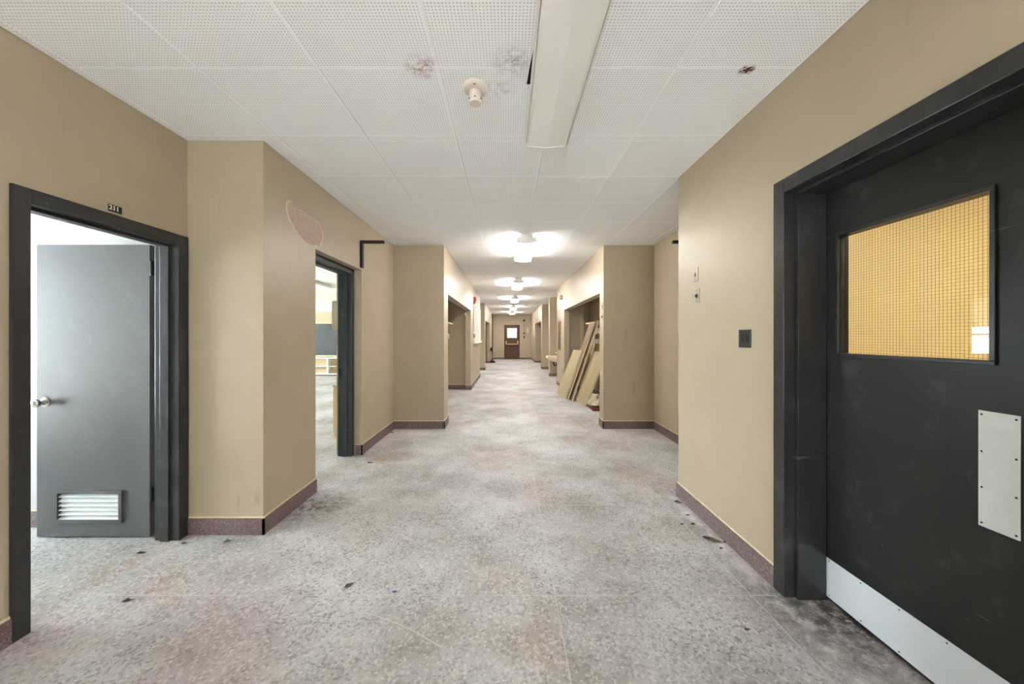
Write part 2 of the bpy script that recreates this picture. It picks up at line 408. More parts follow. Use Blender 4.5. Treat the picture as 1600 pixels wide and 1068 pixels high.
# room 211 shell
w = MB(); w.box(-6.3, -2.42, 2.62, 2.67, 0, HW)
struct('wall_far', w, 'wall_white', 'white wall of room 211 behind its open grey door', 'wall')
w = MB(); w.box(-6.3, -2.42, -1.2, -1.05, 0, HW); w.box(-6.3, -6.15, -1.05, 2.67, 0, .35); w.box(-6.3, -6.15, -1.05, 2.67, 2.65, HW); w.box(-6.3, -6.15, -1.05, .4, .35, 2.65); w.box(-6.3, -6.15, 2.45, 2.67, .35, 2.65)
w.box(-2.45, -2.425, -1.05, 1.60, 0, HW)
struct('wall_left', w, 'wall_white', 'white window wall inside room 211', 'wall')
# second room further on
w = MB(); w.box(-6.3, -1.9, 16.9, 17, 0, HW); w.box(-6.3, -6.15, 13.15, 17, 0, .8); w.box(-6.3, -6.15, 13.15, 17, 2.4, HW); w.box(-6.3, -6.15, 13.15, 13.8, .8, 2.4); w.box(-6.3, -6.15, 16.4, 17, .8, 2.4); w.box(-1.98, -1.91, 14.1, 17, 0, HW)
struct('wall_left', w, 'wall_cream', 'cream walls of the room behind the distant left doorway', 'wall')
# stair room behind black door
w = MB(); w.box(1.8, 5, 2.9, 2.955, 0, HW); w.box(4.9, 5.05, -2.1, 2.9, 0, HW); w.box(1.8, 5, -2.2, -2.05, 0, HW); w.box(1.802, 1.81, -2, .9, 0, HW)
struct('wall_right', w, 'wall_yellow', 'yellow wall of the room seen through the wired glass', 'wall')

# ---------------------------------------------------------------- ceilings
ceiling = struct('ceiling', MB().box(-2.45, 1.9, -3.75, 2.7, HW, HW+.03).box(-1.95, 2.5, 2.7, 22.3, HW, HW+.03), 'plenum_shade', 'white perforated tile ceiling of the corridor', 'ceiling')
struct('ceiling', MB().box(-6.3, -2.45, -1.2, 2.8, HW, HW+.03).box(-6.3, -1.95, 13.15, 17, HW, HW+.03), 'white_paint', 'white ceilings of the side rooms', 'ceiling')
struct('ceiling', B(1.9, 5.05, -2.2, 2.96, HW, HW+.03), 'white_paint', 'white ceiling of the room behind the black door', 'ceiling')
w = B(-9.3, -1.95, 2.8, 13.15, HC, HC+.04)
cc = struct('ceiling', w, 'white_paint', 'white classroom ceiling seen through the opening', 'ceiling')
for k in range(8): B(-9.1, -2.1, 4+k*1.22, 4.012+k*1.22, HC-.006, HC-.001).build('joint_strip', 'paint_line', cc)
for k in range(6): B(-8.6+k*1.22, -8.588+k*1.22, 2.85, 12.95, HC-.006, HC-.001).build('joint_strip', 'paint_line', cc)
struct('sky_block_slab', B(-9.6, 5.4, -4.2, 22.6, 3.2, 3.35), 'white_paint', 'unseen roof slab added to keep sky light out of the building', 'roof')  # added above the ceilings to stop sky light leaking in
for nm, a in (('back_alcove_ceiling', 0),): pass

REG = [(-2.27, 1.497, -3.6, 2.52), (-1.733, 1.497, 2.52, 3.11), (-1.733, 2.228, 3.11, 5.4), (-.966, 1.46, 5.4, 10.5), (-.966, 1.78, 10.5, 12.5), (-1.733, 2.2, 12.5, 14.8), (-.95, 2.2, 14.8, 15.2), (-.95, 1.48, 15.2, 22)]
REG += [(-1.75, -1.106, 5.52, 9.45), (1.6, 2.15, 5.55, 9.3), (-1.75, -1.09, 14.95, 18.85), (1.62, 1.9, 15.35, 19.1)]
def tile_mesh(mb, x0, x1, y0, y1):
    g = .0007; x0 += g; x1 -= g; y0 += g; y1 -= g; b = .0035; zt = HW-.003; z0 = H
    i = len(mb.v)
    mb.v += [(x0,y0,zt),(x1,y0,zt),(x1,y1,zt),(x0,y1,zt),(x0,y0,z0+.003),(x1,y0,z0+.003),(x1,y1,z0+.003),(x0,y1,z0+.003),(x0+b,y0+b,z0),(x1-b,y0+b,z0),(x1-b,y1-b,z0),(x0+b,y1-b,z0)]
    mb.f += [(i,i+1,i+2,i+3),(i+11,i+10,i+9,i+8)]
    for k in range(4):
        a, b2 = k, (k+1) % 4
        mb.f += [(i+a,i+4+a,i+4+b2,i+b2),(i+4+a,i+8+a,i+8+b2,i+4+b2)]
proto = None; far = MB()
for j in range(-9, 34):
    ya, yb = 1.84+.618*j, 1.84+.618*(j+1)
    for i in range(-7, 3):
        xa, xb = 1.497+.618*i, 1.497+.618*(i+1)
        for (rx0, rx1, ry0, ry1) in REG:
            x0, x1, y0, y1 = max(xa, rx0), min(xb, rx1), max(ya, ry0), min(yb, ry1)
            if x1-x0 < .012 or y1-y0 < .012: continue
            if ya > 7.2 or rx1 < -1 or rx0 > 1.55: tile_mesh(far, x0, x1, y0, y1); continue
            if i == -3 and j in (-1, 0):
                zt = HW-.003
                if j == 0: ol = [(xa, ya), (.113, ya), (.103, 1.985), (.16, 1.985), (.16, ya), (xb, ya), (xb, yb), (xa, yb)]
                else: ol = [(xa, ya), (xb, ya), (xb, yb), (.16, yb), (.125, 1.71), (.113, yb), (xa, yb)]
                MB().prism([(p[0], p[1], H) for p in ol], (0, 0, zt-H)).build('ceiling_tile', 'tile', ceiling, label='perforated tile with a broken dark gap beside the unlit light')
                continue
            full = abs((x1-x0)-.618) < 1e-6 and abs((y1-y0)-.618) < 1e-6
            if full:
                if proto is None:
                    mb = MB(); tile_mesh(mb, 0, .618, 0, .618)
                    proto = mb.build('ceiling_tile', 'tile', ceiling); o2 = proto
                else:
                    o2 = proto.copy(); C.objects.link(o2)
                o2.location = (x0, y0, 0)
            else:
                mb = MB(); tile_mesh(mb, x0, x1, y0, y1); mb.build('ceiling_tile', 'tile', ceiling)
far.build('ceiling_tiles', 'tile', ceiling, kind='stuff')

# ---------------------------------------------------------------- baseboards
def baseboard(name, segs, label, h=.115, th=.014):
    m_ = MB(); p_ = MB()
    for (x0, y0, x1, y1, nx, ny) in segs:
        ax, bx_ = sorted((x0, x1)); ay, by = sorted((y0, y1))
        if nx: X = sorted((x0, x0+nx*th)); m_.box(X[0], X[1], ay, by, 0, h); X2 = sorted((x0, x0+nx*.006)); p_.box(X2[0], X2[1], ay, by, h, h+.012)
        else: Yv = sorted((y0, y0+ny*th)); m_.box(ax-(.0), bx_, Yv[0], Yv[1], 0, h); Y2 = sorted((y0, y0+ny*.006)); p_.box(ax, bx_, Y2[0], Y2[1], h, h+.012)
    o = struct(name, m_, 'baseboard', label, 'baseboard'); p_.build('paint_edge', 'paint_line', o)
th = .014
baseboard('baseboard_left', [(-2.27, -3.6, -2.27, 1.617, 1, 0)], 'mauve terrazzo baseboard left of the room 211 doorway')
baseboard('baseboard_left', [(-2.27, 2.52, -1.733+th, 2.52, 0, -1), (-1.733, 2.52-th, -1.733, 3.206, 1, 0)], 'mauve terrazzo baseboard wrapping the left wall corner')
baseboard('baseboard_left', [(-1.80, 4.218, -1.733+th, 4.218, 0, -1), (-1.733, 4.218-th, -1.733, 5.4, 1, 0), (-1.733, 5.4, -.966+th, 5.4, 0, -1), (-.966, 5.4-th, -.966, 5.765, 1, 0)], 'mauve baseboard past the classroom opening')
baseboard('baseboard_left', [(-1.75, 5.52, -1.75, 9.45, 1, 0), (-1.75, 9.45, -1.106, 9.45, 0, -1), (-1.106, 9.32, -.966+th, 9.32, 0, -1), (-.966, 9.32-th, -.966, 12.5, 1, 0)], 'brown baseboard in and past the left alcove')
baseboard('baseboard_left', [(-1.733, 12.5, -1.733, 13.2, 1, 0), (-1.733, 14.1, -1.733, 14.8, 1, 0), (-1.733, 14.8, -.95+th, 14.8, 0, -1), (-.95, 14.8-th, -.95, 15.3, 1, 0), (-1.75, 18.85, -1.09, 18.85, 0, -1), (-1.09, 18.7, -.95+th, 18.7, 0, -1), (-.95, 18.7-th, -.95, 22, 1, 0)], 'brown baseboard at the distant left')
baseboard('baseboard_right', [(1.497, 1.983, 1.497, 3.11+th, -1, 0), (1.497, -3.6, 1.497, .86, -1, 0)], 'mauve terrazzo baseboard beside the black door')
baseboard('baseboard_right', [(2.228, 3.11, 2.228, 5.4, -1, 0), (1.46-th, 5.4, 2.228, 5.4, 0, -1), (1.46, 5.4-th, 1.46, 5.63, -1, 0)], 'brown baseboard in the right recess')
baseboard('baseboard_right', [(1.46, 9.16-th, 1.46, 10.5, -1, 0), (1.46, 9.16, 1.6, 9.16, 0, -1), (2.15, 5.55, 2.15, 9.3, -1, 0), (1.6, 9.3, 2.15, 9.3, 0, -1)], 'brown baseboard around the right alcove')
baseboard('baseboard_right', [(1.48-th, 12.5, 1.78, 12.5, 0, -1), (1.48, 12.5-th, 1.48, 12.75, -1, 0), (1.48-th, 15.2, 2.2, 15.2, 0, -1), (1.48, 15.2-th, 1.48, 15.7, -1, 0), (1.48, 19.1, 1.9, 19.1, 0, -1), (1.48, 19.1-th, 1.48, 22, -1, 0)], 'brown baseboard at the distant right')
baseboard('baseboard_far', [(-.95, 22, -.21, 22, 0, -1), (.76, 22, 1.48, 22, 0, -1)], 'brown baseboard on both sides of the exit door')
baseboard('baseboard_far', [(-6.15, 2.62, -2.42, 2.62, 0, -1)], 'mauve baseboard inside room 211 behind the door')

# small chips in the paint of the near right wall
wr = bpy.data.objects['wall_right']
for (px, py, r) in ((1150, 326, .009), (1154, 329, .006), (1187, 331, .006), (1190, 334, .004)):
    Y = 1.497*555/(px-793); z = 1.4-(py-525.5)*Y/555
    MB().lathe([(r, 0), (r*.7, -.0012), (.001, -.0014)], (1.497, Y, z), 7, 'x').build('paint_chip', 'bare_plaster', wr)
# ---------------------------------------------------------------- paint damage on the left wall
def on_left(px, py, X=-1.733):
    Y = -X*555/(793-px); return (X, Y, 1.4-(py-525.5)*Y/555)
def z3(px, py): return (400+px/2.544, 300+py/2.544)
def patch(pts, name, parent):
    P3 = [on_left(*z3(*p)) for p in pts]
    cy = sum(p[1] for p in P3)/len(P3); cz = sum(p[2] for p in P3)/len(P3)
    rim = [(p[0], cy+(p[1]-cy)*1.0, cz+(p[2]-cz)*1.0) for p in P3]
    inn = [(p[0], cy+(p[1]-cy)*.93, cz+(p[2]-cz)*.95) for p in P3]
    MB().prism(rim, (.002, 0, 0)).build('paint_edge', 'paint_line', parent)
    return MB().prism(inn, (.003, 0, 0)).build(name, 'bare_plaster', parent, label='bare pinkish plaster where paint peeled')
patch([(120,40),(128,33),(140,38),(152,52),(165,66),(184,74),(200,88),(213,97),(226,101),(240,116),(254,128),(260,145),(267,162),(268,185),(262,205),(255,222),(246,214),(235,216),(218,213),(200,206),(186,192),(172,178),(163,163),(152,148),(143,125),(134,118),(125,95),(118,66)], 'peeled_patch', wall_l2)
patch([(374,191),(388,194),(400,190),(413,194),(411,215),(406,240),(394,236),(384,224),(378,206)], 'peeled_patch', wall_l2)

# ---------------------------------------------------------------- door 211 (left)
d = thing('door_1', 'grey door of room 211 standing open in its black steel frame', 'door', (-2.27, 2.05, 0), kind='structure')
def lframe(parent, mat):
    o = MB()
    for (a, b, s) in ((1.617, 1.682, 1), (2.435, 2.512, -1)):
        o.box(-2.44, -2.258, a, b, 0, 2.10)
        c = b if s > 0 else a
    return o
fr = MB()
Zc = 2.028
fr.box(-2.422, -2.256, 1.617, 1.682, 0, Zc+.072); fr.box(-2.422, -2.256, 2.438, 2.512, 0, Zc+.072); fr.box(-2.422, -2.256, 1.682, 2.438, Zc, Zc+.072)
fr.build('frame', 'black_frame', d, bev=.003)
st = MB(); st.box(-2.375, -2.315, 1.682, 1.697, 0, Zc); st.box(-2.375, -2.315, 2.423, 2.438, 0, Zc); st.box(-2.375, -2.315, 1.697, 2.423, Zc-.015, Zc)
st.build('door_stop', 'black_frame', d, bev=.002)
# leaf with louvre hole, built in place (plane Y=2.465..2.51)
ly0, ly1 = 2.466, 2.51; lx0, lx1 = -3.268, -2.485; lz0, lz1 = .012, 2.037
hx0, hx1, hz0, hz1 = -3.11, -2.69, .135, .315
lf = MB(); lf.box(lx0, hx0, ly0, ly1, lz0, lz1); lf.box(hx1, lx1, ly0, ly1, lz0, lz1); lf.box(hx0, hx1, ly0, ly1, lz0, hz0); lf.box(hx0, hx1, ly0, ly1, hz1, lz1)
leaf = lf.build('door_leaf', 'grey_door', d)
lv = MB()
for a in (0,): 
    lv.box(-3.135, -2.665, 2.452, 2.466, .315, .335); lv.box(-3.135, -2.665, 2.452, 2.466, .112, .135); lv.box(-3.135, -3.11, 2.452, 2.466, .135, .315); lv.box(-2.69, -2.665, 2.452, 2.466, .135, .315)
louv = lv.build('louvre_frame', 'grey_door', leaf, bev=.003)
louv.location = (0, 0, 0)
for k in range(6):
    z = .147 + k*.0305
    s_ = MB().prism([(hx0, 2.457, z-.012), (hx0, 2.461, z-.016), (hx0, 2.504, z+.012), (hx0, 2.500, z+.016)], (hx1-hx0, 0, 0)).build('louvre_slat', 'push_plate', leaf); s_.location = (0,0,0)
for k, zc in enumerate((.31, 1.87)):
    hg = MB().lathe([(.009, -.05), (.009, .05)], (-2.462, 2.456, zc), 12); hg.box(-2.484, -2.44, 2.462, 2.466, zc-.045, zc+.045)
    hg.build('hinge', 'dark_metal', d, smooth=True)
kn = MB()
kn.lathe([(.033, 0), (.033, -.006), (.018, -.012), (.013, -.03), (.022, -.038), (.028, -.05), (.028, -.062), (.02, -.07), (.006, -.072)], (-3.205, 2.466, .945), 24, 'y')
o = kn.build('door_knob', 'chrome', leaf, smooth=True); o.location = (0,0,0)
kn = MB().lathe([(.033, 0), (.033, .006), (.018, .012), (.013, .03), (.022, .038), (.028, .05), (.028, .062), (.02, .07), (.006, .072)], (-3.205, 2.51, .945), 24, 'y')
o = kn.build('door_knob', 'chrome', leaf, smooth=True); o.location = (0,0,0)
o = B(-3.2695, -3.268, 2.476, 2.50, .9, .99).build('latch_plate', 'chrome', leaf); o.location = (0,0,0)

# classroom frame (set back in the opening)
d = thing('door_2', 'empty dark grey steel frame in the classroom opening', 'door', (-1.9, 3.7, 0), kind='structure')
fr = MB(); fr.box(-1.985, -1.82, 4.155, 4.218, 0, 2.19); fr.box(-1.985, -1.82, 3.206, 3.27, 0, 2.19); fr.box(-1.985, -1.82, 3.27, 4.155, 2.13, 2.19)
fr.build('frame', 'slate_frame', d, bev=.003)
st = MB(); st.box(-1.93, -1.87, 4.14, 4.155, 0, 2.13); st.box(-1.93, -1.87, 3.27, 3.285, 0, 2.13); st.box(-1.93, -1.87, 3.285, 4.14, 2.115, 2.13)
st.build('door_stop', 'slate_frame', d, bev=.002)
B(-1.968, -1.94, 4.150, 4.156, .93, 1.03).build('strike_plate', 'dark_metal', d)

# ---------------------------------------------------------------- black door (right)
d = thing('door_3', 'black door with wired glass panel, push plate and aluminium kick plate', 'door', (1.7, 1.43, 0), kind='structure')
ZT = 2.172
fr = MB()
for a, b in ((1.906, 1.983), (.86, .935)): fr.box(1.483, 1.545, a, b, 0, ZT+.076)
fr.box(1.483, 1.545, .935, 1.906, ZT, ZT+.076)
fr.build('frame', 'black_frame', d, bev=.004)
st = MB()
st.box(1.5455, 1.695, 1.888, 1.944, 0, ZT); st.box(1.5455, 1.695, .931, .953, 0, ZT); st.box(1.5455, 1.695, .953, 1.888, ZT-.016, ZT+.03)
st.box(1.695, 1.80, 1.906, 1.944, 0, ZT+.03); st.box(1.695, 1.80, .931, .937, 0, ZT+.03); st.box(1.695, 1.80, .937, 1.906, ZT+.002, ZT+.03)
st.build('door_stop', 'black_frame', d, bev=.0025)
gy0, gy1, gz0, gz1 = 1.248, 1.817, 1.315, 1.913
lf = MB(); X0, X1 = 1.70, 1.745; ya, yb = .942, 1.902
lf.box(X0, X1, ya, gy0, .012, ZT); lf.box(X0, X1, gy1, yb, .012, ZT); lf.box(X0, X1, gy0, gy1, .012, gz0); lf.box(X0, X1, gy0, gy1, gz1, ZT)
leaf = lf.build('door_leaf', 'black_paint', d)
def onleaf(o): o.location = (0, 0, 0); return o
gf = MB(); m = .016
gf.box(1.69, 1.708, gy0-m, gy1+m, gz0-m, gz0); gf.box(1.69, 1.708, gy0-m, gy1+m, gz1, gz1+m); gf.box(1.69, 1.708, gy0-m, gy0, gz0, gz1); gf.box(1.69, 1.708, gy1, gy1+m, gz0, gz1)
onleaf(gf.build('glazing_bead', 'black_frame', leaf, bev=.003))
pane = onleaf(B(1.724, 1.728, gy0, gy1, gz0, gz1).build('glass_pane', 'wired_glass', leaf))
wm = MB(); sp_ = .0131
k = 0
while gy0+.006+k*sp_ < gy1: y = gy0+.006+k*sp_; wm.box(1.7305, 1.7312, y-.00045, y+.00045, gz0, gz1); k += 1
k = 0
while gz0+.006+k*sp_ < gz1: z = gz0+.006+k*sp_; wm.box(1.7303, 1.731, gy0, gy1, z-.00045, z+.00045); k += 1
onleaf(wm.build('wire_mesh', 'wire', leaf, kind='stuff'))
kp = onleaf(B(1.6975, 1.70, .965, 1.893, .022, .228).build('kick_plate', 'kick_plate', leaf, bev=.0006, label='pale aluminium kick plate'))
pp = onleaf(B(1.6975, 1.70, 1.175, 1.281, .722, 1.136).build('push_plate', 'push_plate', leaf, bev=.0006, label='pale worn metal push plate'))
def screws(lst, r=.0035):
    s_ = MB()
    for y, z in lst: s_.lathe([(r, 0), (r*.8, -.0012)], (1.6976, y, z), 10, 'x')
    onleaf(s_.build('screw', 'dark_metal', leaf))
for k in range(6):
    y = 1.875-k*.1675
    screws([(y, .216)]); screws([(y, .034)])
for z in (1.122, .99, .862, .735): screws([(1.272, z)]); screws([(1.185, z)])

# ---------------------------------------------------------------- exit door at the end
d = thing('door_4', 'brown exit door with glass panel and push bar at the corridor end', 'door', (.275, 22, 0), kind='structure')
fr = MB(); fr.box(-.205, -.16, 21.985, 22.12, 0, 2.125); fr.box(.71, .755, 21.985, 22.12, 0, 2.125); fr.box(-.16, .71, 21.985, 22.12, 2.08, 2.125)
fr.build('frame', 'brown_door', d)
MB().box(-.185, -.13, 22.085, 22.12, 0, 2.1).box(.68, .735, 22.085, 22.12, 0, 2.1).box(-.13, .68, 22.085, 22.12, 2.05, 2.1).box(-.13, .68, 22.085, 22.12, 0, .04).build('door_stop', 'brown_door', d)  # added behind the leaf to block sky light at the gaps
lf = MB(); lf.box(-.155, -.03, 22.03, 22.08, .01, 2.075); lf.box(.59, .705, 22.03, 22.08, .01, 2.075); lf.box(-.03, .59, 22.03, 22.08, .01, 1.31); lf.box(-.03, .59, 22.03, 22.08, 1.93, 2.075)
leaf = lf.build('door_leaf', 'brown_door', d)
onleaf(B(-.03, .59, 22.05, 22.056, 1.31, 1.93).build('glass_pane', 'frosted_glass', leaf))
g = MB()
for k in range(1, 5): g.box(-.03, .59, 22.044, 22.048, 1.31+k*.124-.004, 1.31+k*.124+.004)
for k in range(1, 4): g.box(-.03+k*.155-.003, -.03+k*.155+.003, 22.044, 22.048, 1.31, 1.93)
onleaf(g.build('glazing_wire', 'grey_bracket', leaf))
pb = MB().tube([(-.09, 21.93, .93), (.64, 21.93, .93)], .016, 12)
onleaf(pb.build('push_bar', 'brass', leaf, smooth=True))
for x in (-.09, .64):
    pb = MB().box(x-.03, x+.03, 21.99, 22.03, .95, 1.14); pb.tube([(x, 22.0, 1.08), (x, 21.94, 1.02), (x, 21.93, .93)], .014, 10)
    onleaf(pb.build('bar_bracket', 'brass', leaf, bev=0))
onleaf(B(-.15, .70, 22.025, 22.03, .80, .82).build('rail', 'dark_metal', leaf))

# ---------------------------------------------------------------- windows
def window(idx, axis, pos, a0, a1, z0, z1, n, label):
    d = thing('window_%d' % idx, label, 'window', (pos, (a0+a1)/2, z0) if axis == 'x' else ((a0+a1)/2, pos, z0), kind='structure')
    f = MB(); f_ = (lambda u0, u1, c, e: f.box(pos-.03, pos+.03, u0, u1, c, e)) if axis == 'x' else (lambda u0, u1, c, e: f.box(u0, u1, pos-.03, pos+.03, c, e))
    f_(a0, a1, z0, z0+.05); f_(a0, a1, z1-.05, z1)
    for k in range(n+1):
        u = a0+(a1-a0)*k/n; f_(max(a0, u-.03), min(a1, u+.03), z0, z1)
    zm = z0+(z1-z0)*.35; f_(a0, a1, zm-.02, zm+.02)
    f.build('window_frame', 'white_paint', d)
    g = MB()
    for k in range(n):
        u0 = a0+(a1-a0)*k/n+.03; u1 = a0+(a1-a0)*(k+1)/n-.03
        if axis == 'x': B(pos-.003, pos+.003, u0, u1, z0+.05, z1-.05).build('window_pane', 'glass', d)
        else: B(u0, u1, pos-.003, pos+.003, z0+.05, z1-.05).build('window_pane', 'glass', d)
    return d
w1 = window(1, 'x', -9.22, 3.1, 8.4, .9, 2.5, 5, 'long classroom window with cream roller blinds added to dim the room')
for k in range(2, 5): B(-9.18, -9.178, 3.13+k*1.06, 3.1+(k+1)*1.06-.03, 1.95, 2.5).build('window_blind', 'blind', w1)  # unseen blinds put in to cut the classroom daylight
window(2, 'x', -6.22, .4, 2.45, .35, 2.65, 2, 'window of room 211 out of view')
window(3, 'x', -6.22, 13.8, 16.4, .8, 2.4, 3, 'window of the distant left room')
window(4, 'y', -3.67, -.5, .3, .7, 2.1, 1, 'unseen window added behind the camera for fill light')  # put in to throw frontal fill light down the corridor

w5 = window(5, 'x', -9.22, 9.15, 12.4, .9, 2.5, 3, 'second classroom window mirrored in the wired glass')
for k in range(3): B(-9.18, -9.178, 9.18+k*1.083, 9.15+(k+1)*1.083-.03, 1.66, 2.5).build('window_blind', 'blind', w5)
# ---------------------------------------------------------------- ceiling lights
def ceiling_light(y0, on, label, x0=.127, x1=.397, z=H, L=1.22, grp='ceiling lights along the corridor'):
    xc = (x0+x1)/2; y1 = y0+L
    d = thing('ceiling_light', label, 'ceiling light', (xc, y0+L/2, z), grp)
    MB().box(xc-.09, xc+.09, y0+.004, y1-.004, z-.045, z).build('housing', 'housing', d)
    tp = z-.036; bt = z-.108
    prof = [(x0+.008, tp), (x0, tp-.012), (x0+.004, bt+.01), (x0+.02, bt+.002), (xc, bt-.008), (x1-.02, bt+.002), (x1-.004, bt+.01), (x1, tp-.012), (x1-.008, tp)]
    MB().prism([(p[0], y0+.012, p[1]) for p in prof], (0, L-.024, 0)).build('lens', 'lens_on' if on else 'lens_off', d)
    cp = [(x0-.003, tp+.003), (x0-.003, bt+.006), (x0+.018, bt-.002), (xc, bt-.012), (x1-.018, bt-.002), (x1+.003, bt+.006), (x1+.003, tp+.003)]
    for ya in (y0, y1-.012): MB().prism([(p[0], ya, p[1]) for p in cp], (0, .012, 0)).build('end_cap', 'housing', d)
    if not on: MB().box(x0-.006, x0, y0, y1, bt+.004, tp).box(x1, x1+.006, y0, y1, bt+.004, tp).build('edge_rail', 'white_paint', d)
    return d
ceiling_light(1.18, False, 'unlit long wraparound ceiling light nearest the camera with dusty lens')
for k, lb in enumerate(('lit wraparound ceiling light nearest of the glowing row', 'lit ceiling light second in the glowing row',
        'lit ceiling light in the middle of the glowing row', 'lit ceiling light fourth in the glowing row', 'lit ceiling light closest to the exit door')):
    ceiling_light(4.83+3.65*k, True, lb)
ceiling_light(-2.47, True, 'lit ceiling light added behind the camera for ambient light')  # unseen lamp put in to lift the ambient light
ceiling_light(.6, True, 'unseen ceiling light added to light the room behind the black door', 3.2, 3.5, HW, 1.22, 'side room ceiling lights')  # unseen lamp put in to light the wall behind the wired glass
ceiling_light(10.8, False, 'unlit classroom ceiling light above the chalkboard', -6.2, -5.93, HC-.002, 1.22, 'side room ceiling lights')

# heat detector
d = thing('smoke_detector', 'cream round heat detector on the perforated ceiling left of the unlit light', 'smoke detector', (-.178, 1.97, H))
MB().lathe([(.066, 0), (.068, -.012), (.062, -.024), (.045, -.032), (.02, -.034)], (-.178, 1.97, H), 32).build('base', 'plastic_cream', d, smooth=True)
MB().lathe([(.036, -.030), (.036, -.085), (.032, -.096), (.015, -.1)], (-.178, 1.97, H), 28).build('sensor_head', 'plastic_cream', d, smooth=True)
for a in range(6):
    an = a*math.pi/3-math.pi/2
    c = (-.178+.036*math.cos(an), 1.97+.036*math.sin(an), H-.078)
    MB().lathe([(.0035, -.003), (.0035, .003)], c, 8).build('vent_slot', 'black', d)
MB().lathe([(.004, -.002), (.004, .002)], (-.178, 1.97-.058, H-.027), 8).build('vent_slot', 'black', d)

# ---------------------------------------------------------------- room number sign
d = thing('room_sign', 'small black sign reading 211 above the left doorway', 'sign', (-2.27, 2.055, 2.135))
B(-2.27, -2.266, 2.018, 2.088, 2.116, 2.156).build('plate', 'black', d, bev=.0008)
cu = bpy.data.curves.new('digits', 'FONT'); cu.body = '211'; cu.size = .036; cu.align_x = 'CENTER'; cu.align_y = 'CENTER'; cu.extrude = .0006; cu.offset = .0009
to = bpy.data.objects.new('tmp', cu); C.objects.link(to)
me = bpy.data.meshes.new_from_object(to); bpy.data.objects.remove(to)
me.materials.clear(); me.materials.append(M['white_paint'])
o = bpy.data.objects.new('digits', me); C.objects.link(o); o.parent = d
o.location = (.0048, -.009, .002); o.rotation_euler = (HP, 0, HP)

# ---------------------------------------------------------------- wall brackets
def bracket(X, s, label):
    d = thing('wall_bracket', label, 'bracket', (X, 4.19, 2.36), 'black angle brackets high on both walls')
    MB().box(X, X+s*.28, 4.17, 4.215, 2.498, 2.53).build('arm', 'dark_metal', d, bev=.003)
    MB().box(X, X+s*.03, 4.17, 4.215, 2.21, 2.498).build('upright', 'dark_metal', d, bev=.003)
bracket(-1.733, 1, 'black angle bracket high on the left wall past the classroom opening')
bracket(2.228, -1, 'black angle bracket high in the right recess, mostly hidden by the wall corner')

# ---------------------------------------------------------------- switches and plates on right walls
def switch(X, y, z, label, w=.07, h=.114, toggle='chrome', mat='switch_metal', grp='metal switch plates on the right walls'):
    d = thing('light_switch', label, 'light switch', (X, y, z), grp)
    B(X-.005, X, y-w/2, y+w/2, z-h/2, z+h/2).build('plate', mat, d, bev=.0015)
    B(X-.017, X-.005, y-.006, y+.006, z-.012, z+.008).build('toggle', toggle, d, bev=.002)
    for dz in (-.042, .042): MB().lathe([(.0035, 0), (.003, -.0015)], (X-.005, y, z+dz), 8, 'x').build('screw', 'dark_metal', d)
    B(X-.0062, X-.005, y-.010, y+.010, z-.022, z+.022).build('slot', 'grey_bracket', d)
switch(1.497, 2.822, 1.893, 'upper metal switch plate on the near right wall', toggle='switch_metal')
switch(1.497, 2.80, 1.722, 'lower metal switch plate with dark toggle on the near right wall', toggle='black')
switch(1.46, 5.47, 1.87, 'upper switch plate on the edge beside the board alcove', toggle='switch_metal')
switch(1.46, 5.46, 1.705, 'lower switch plate with dark toggle beside the board alcove', toggle='black')
d = thing('outlet_plate', 'dark two gang socket plate on the near right wall beside the black door frame', 'socket', (1.497, 2.235, 1.387))
B(1.490, 1.497, 2.18, 2.29, 1.33, 1.444).build('plate', 'black_frame', d, bev=.0015)
for y in (2.212, 2.258):
    B(1.485, 1.490, y-.008, y+.008, 1.372, 1.402).build('toggle', 'black', d, bev=.001)
    for dz in (.036, -.036): MB().lathe([(.003, 0), (.0025, -.0015)], (1.49, y, 1.387+dz), 8, 'x').build('screw', 'chrome', d)
d = thing('outlet_plate', 'small grey socket plate low on the wall past the leaning boards', 'socket', (1.46, 9.33, .50))
B(1.454, 1.46, 9.29, 9.37, .44, .56).build('plate', 'chrome', d, bev=.0015)
for z in (.475, .525): B(1.4525, 1.454, 9.315, 9.345, z-.014, z+.014).build('socket_face', 'dark_metal', d)
d = thing('wall_speaker', 'small grey box high on the right wall above the alcove edge', 'box', (1.46, 9.45, 2.45))
B(1.39, 1.46, 9.38, 9.52, 2.38, 2.50).build('case', 'taupe', d, bev=.004)
for k in range(4): B(1.387, 1.39, 9.40, 9.50, 2.40+k*.024, 2.408+k*.024).build('grille_bar', 'dark_metal', d)
d = thing('wall_cabinet', 'narrow tall brown recessed panel on the right wall past the alcove', 'cabinet', (1.46, 9.95, 1.43))
B(1.446, 1.46, 9.72, 10.16, 1.03, 1.83).build('frame', 'board_brown', d, bev=.002)
B(1.440, 1.446, 9.76, 10.12, 1.07, 1.79).build('door', 'brown_door', d)
B(1.434, 1.440, 9.78, 9.80, 1.40, 1.46).build('handle', 'chrome', d)

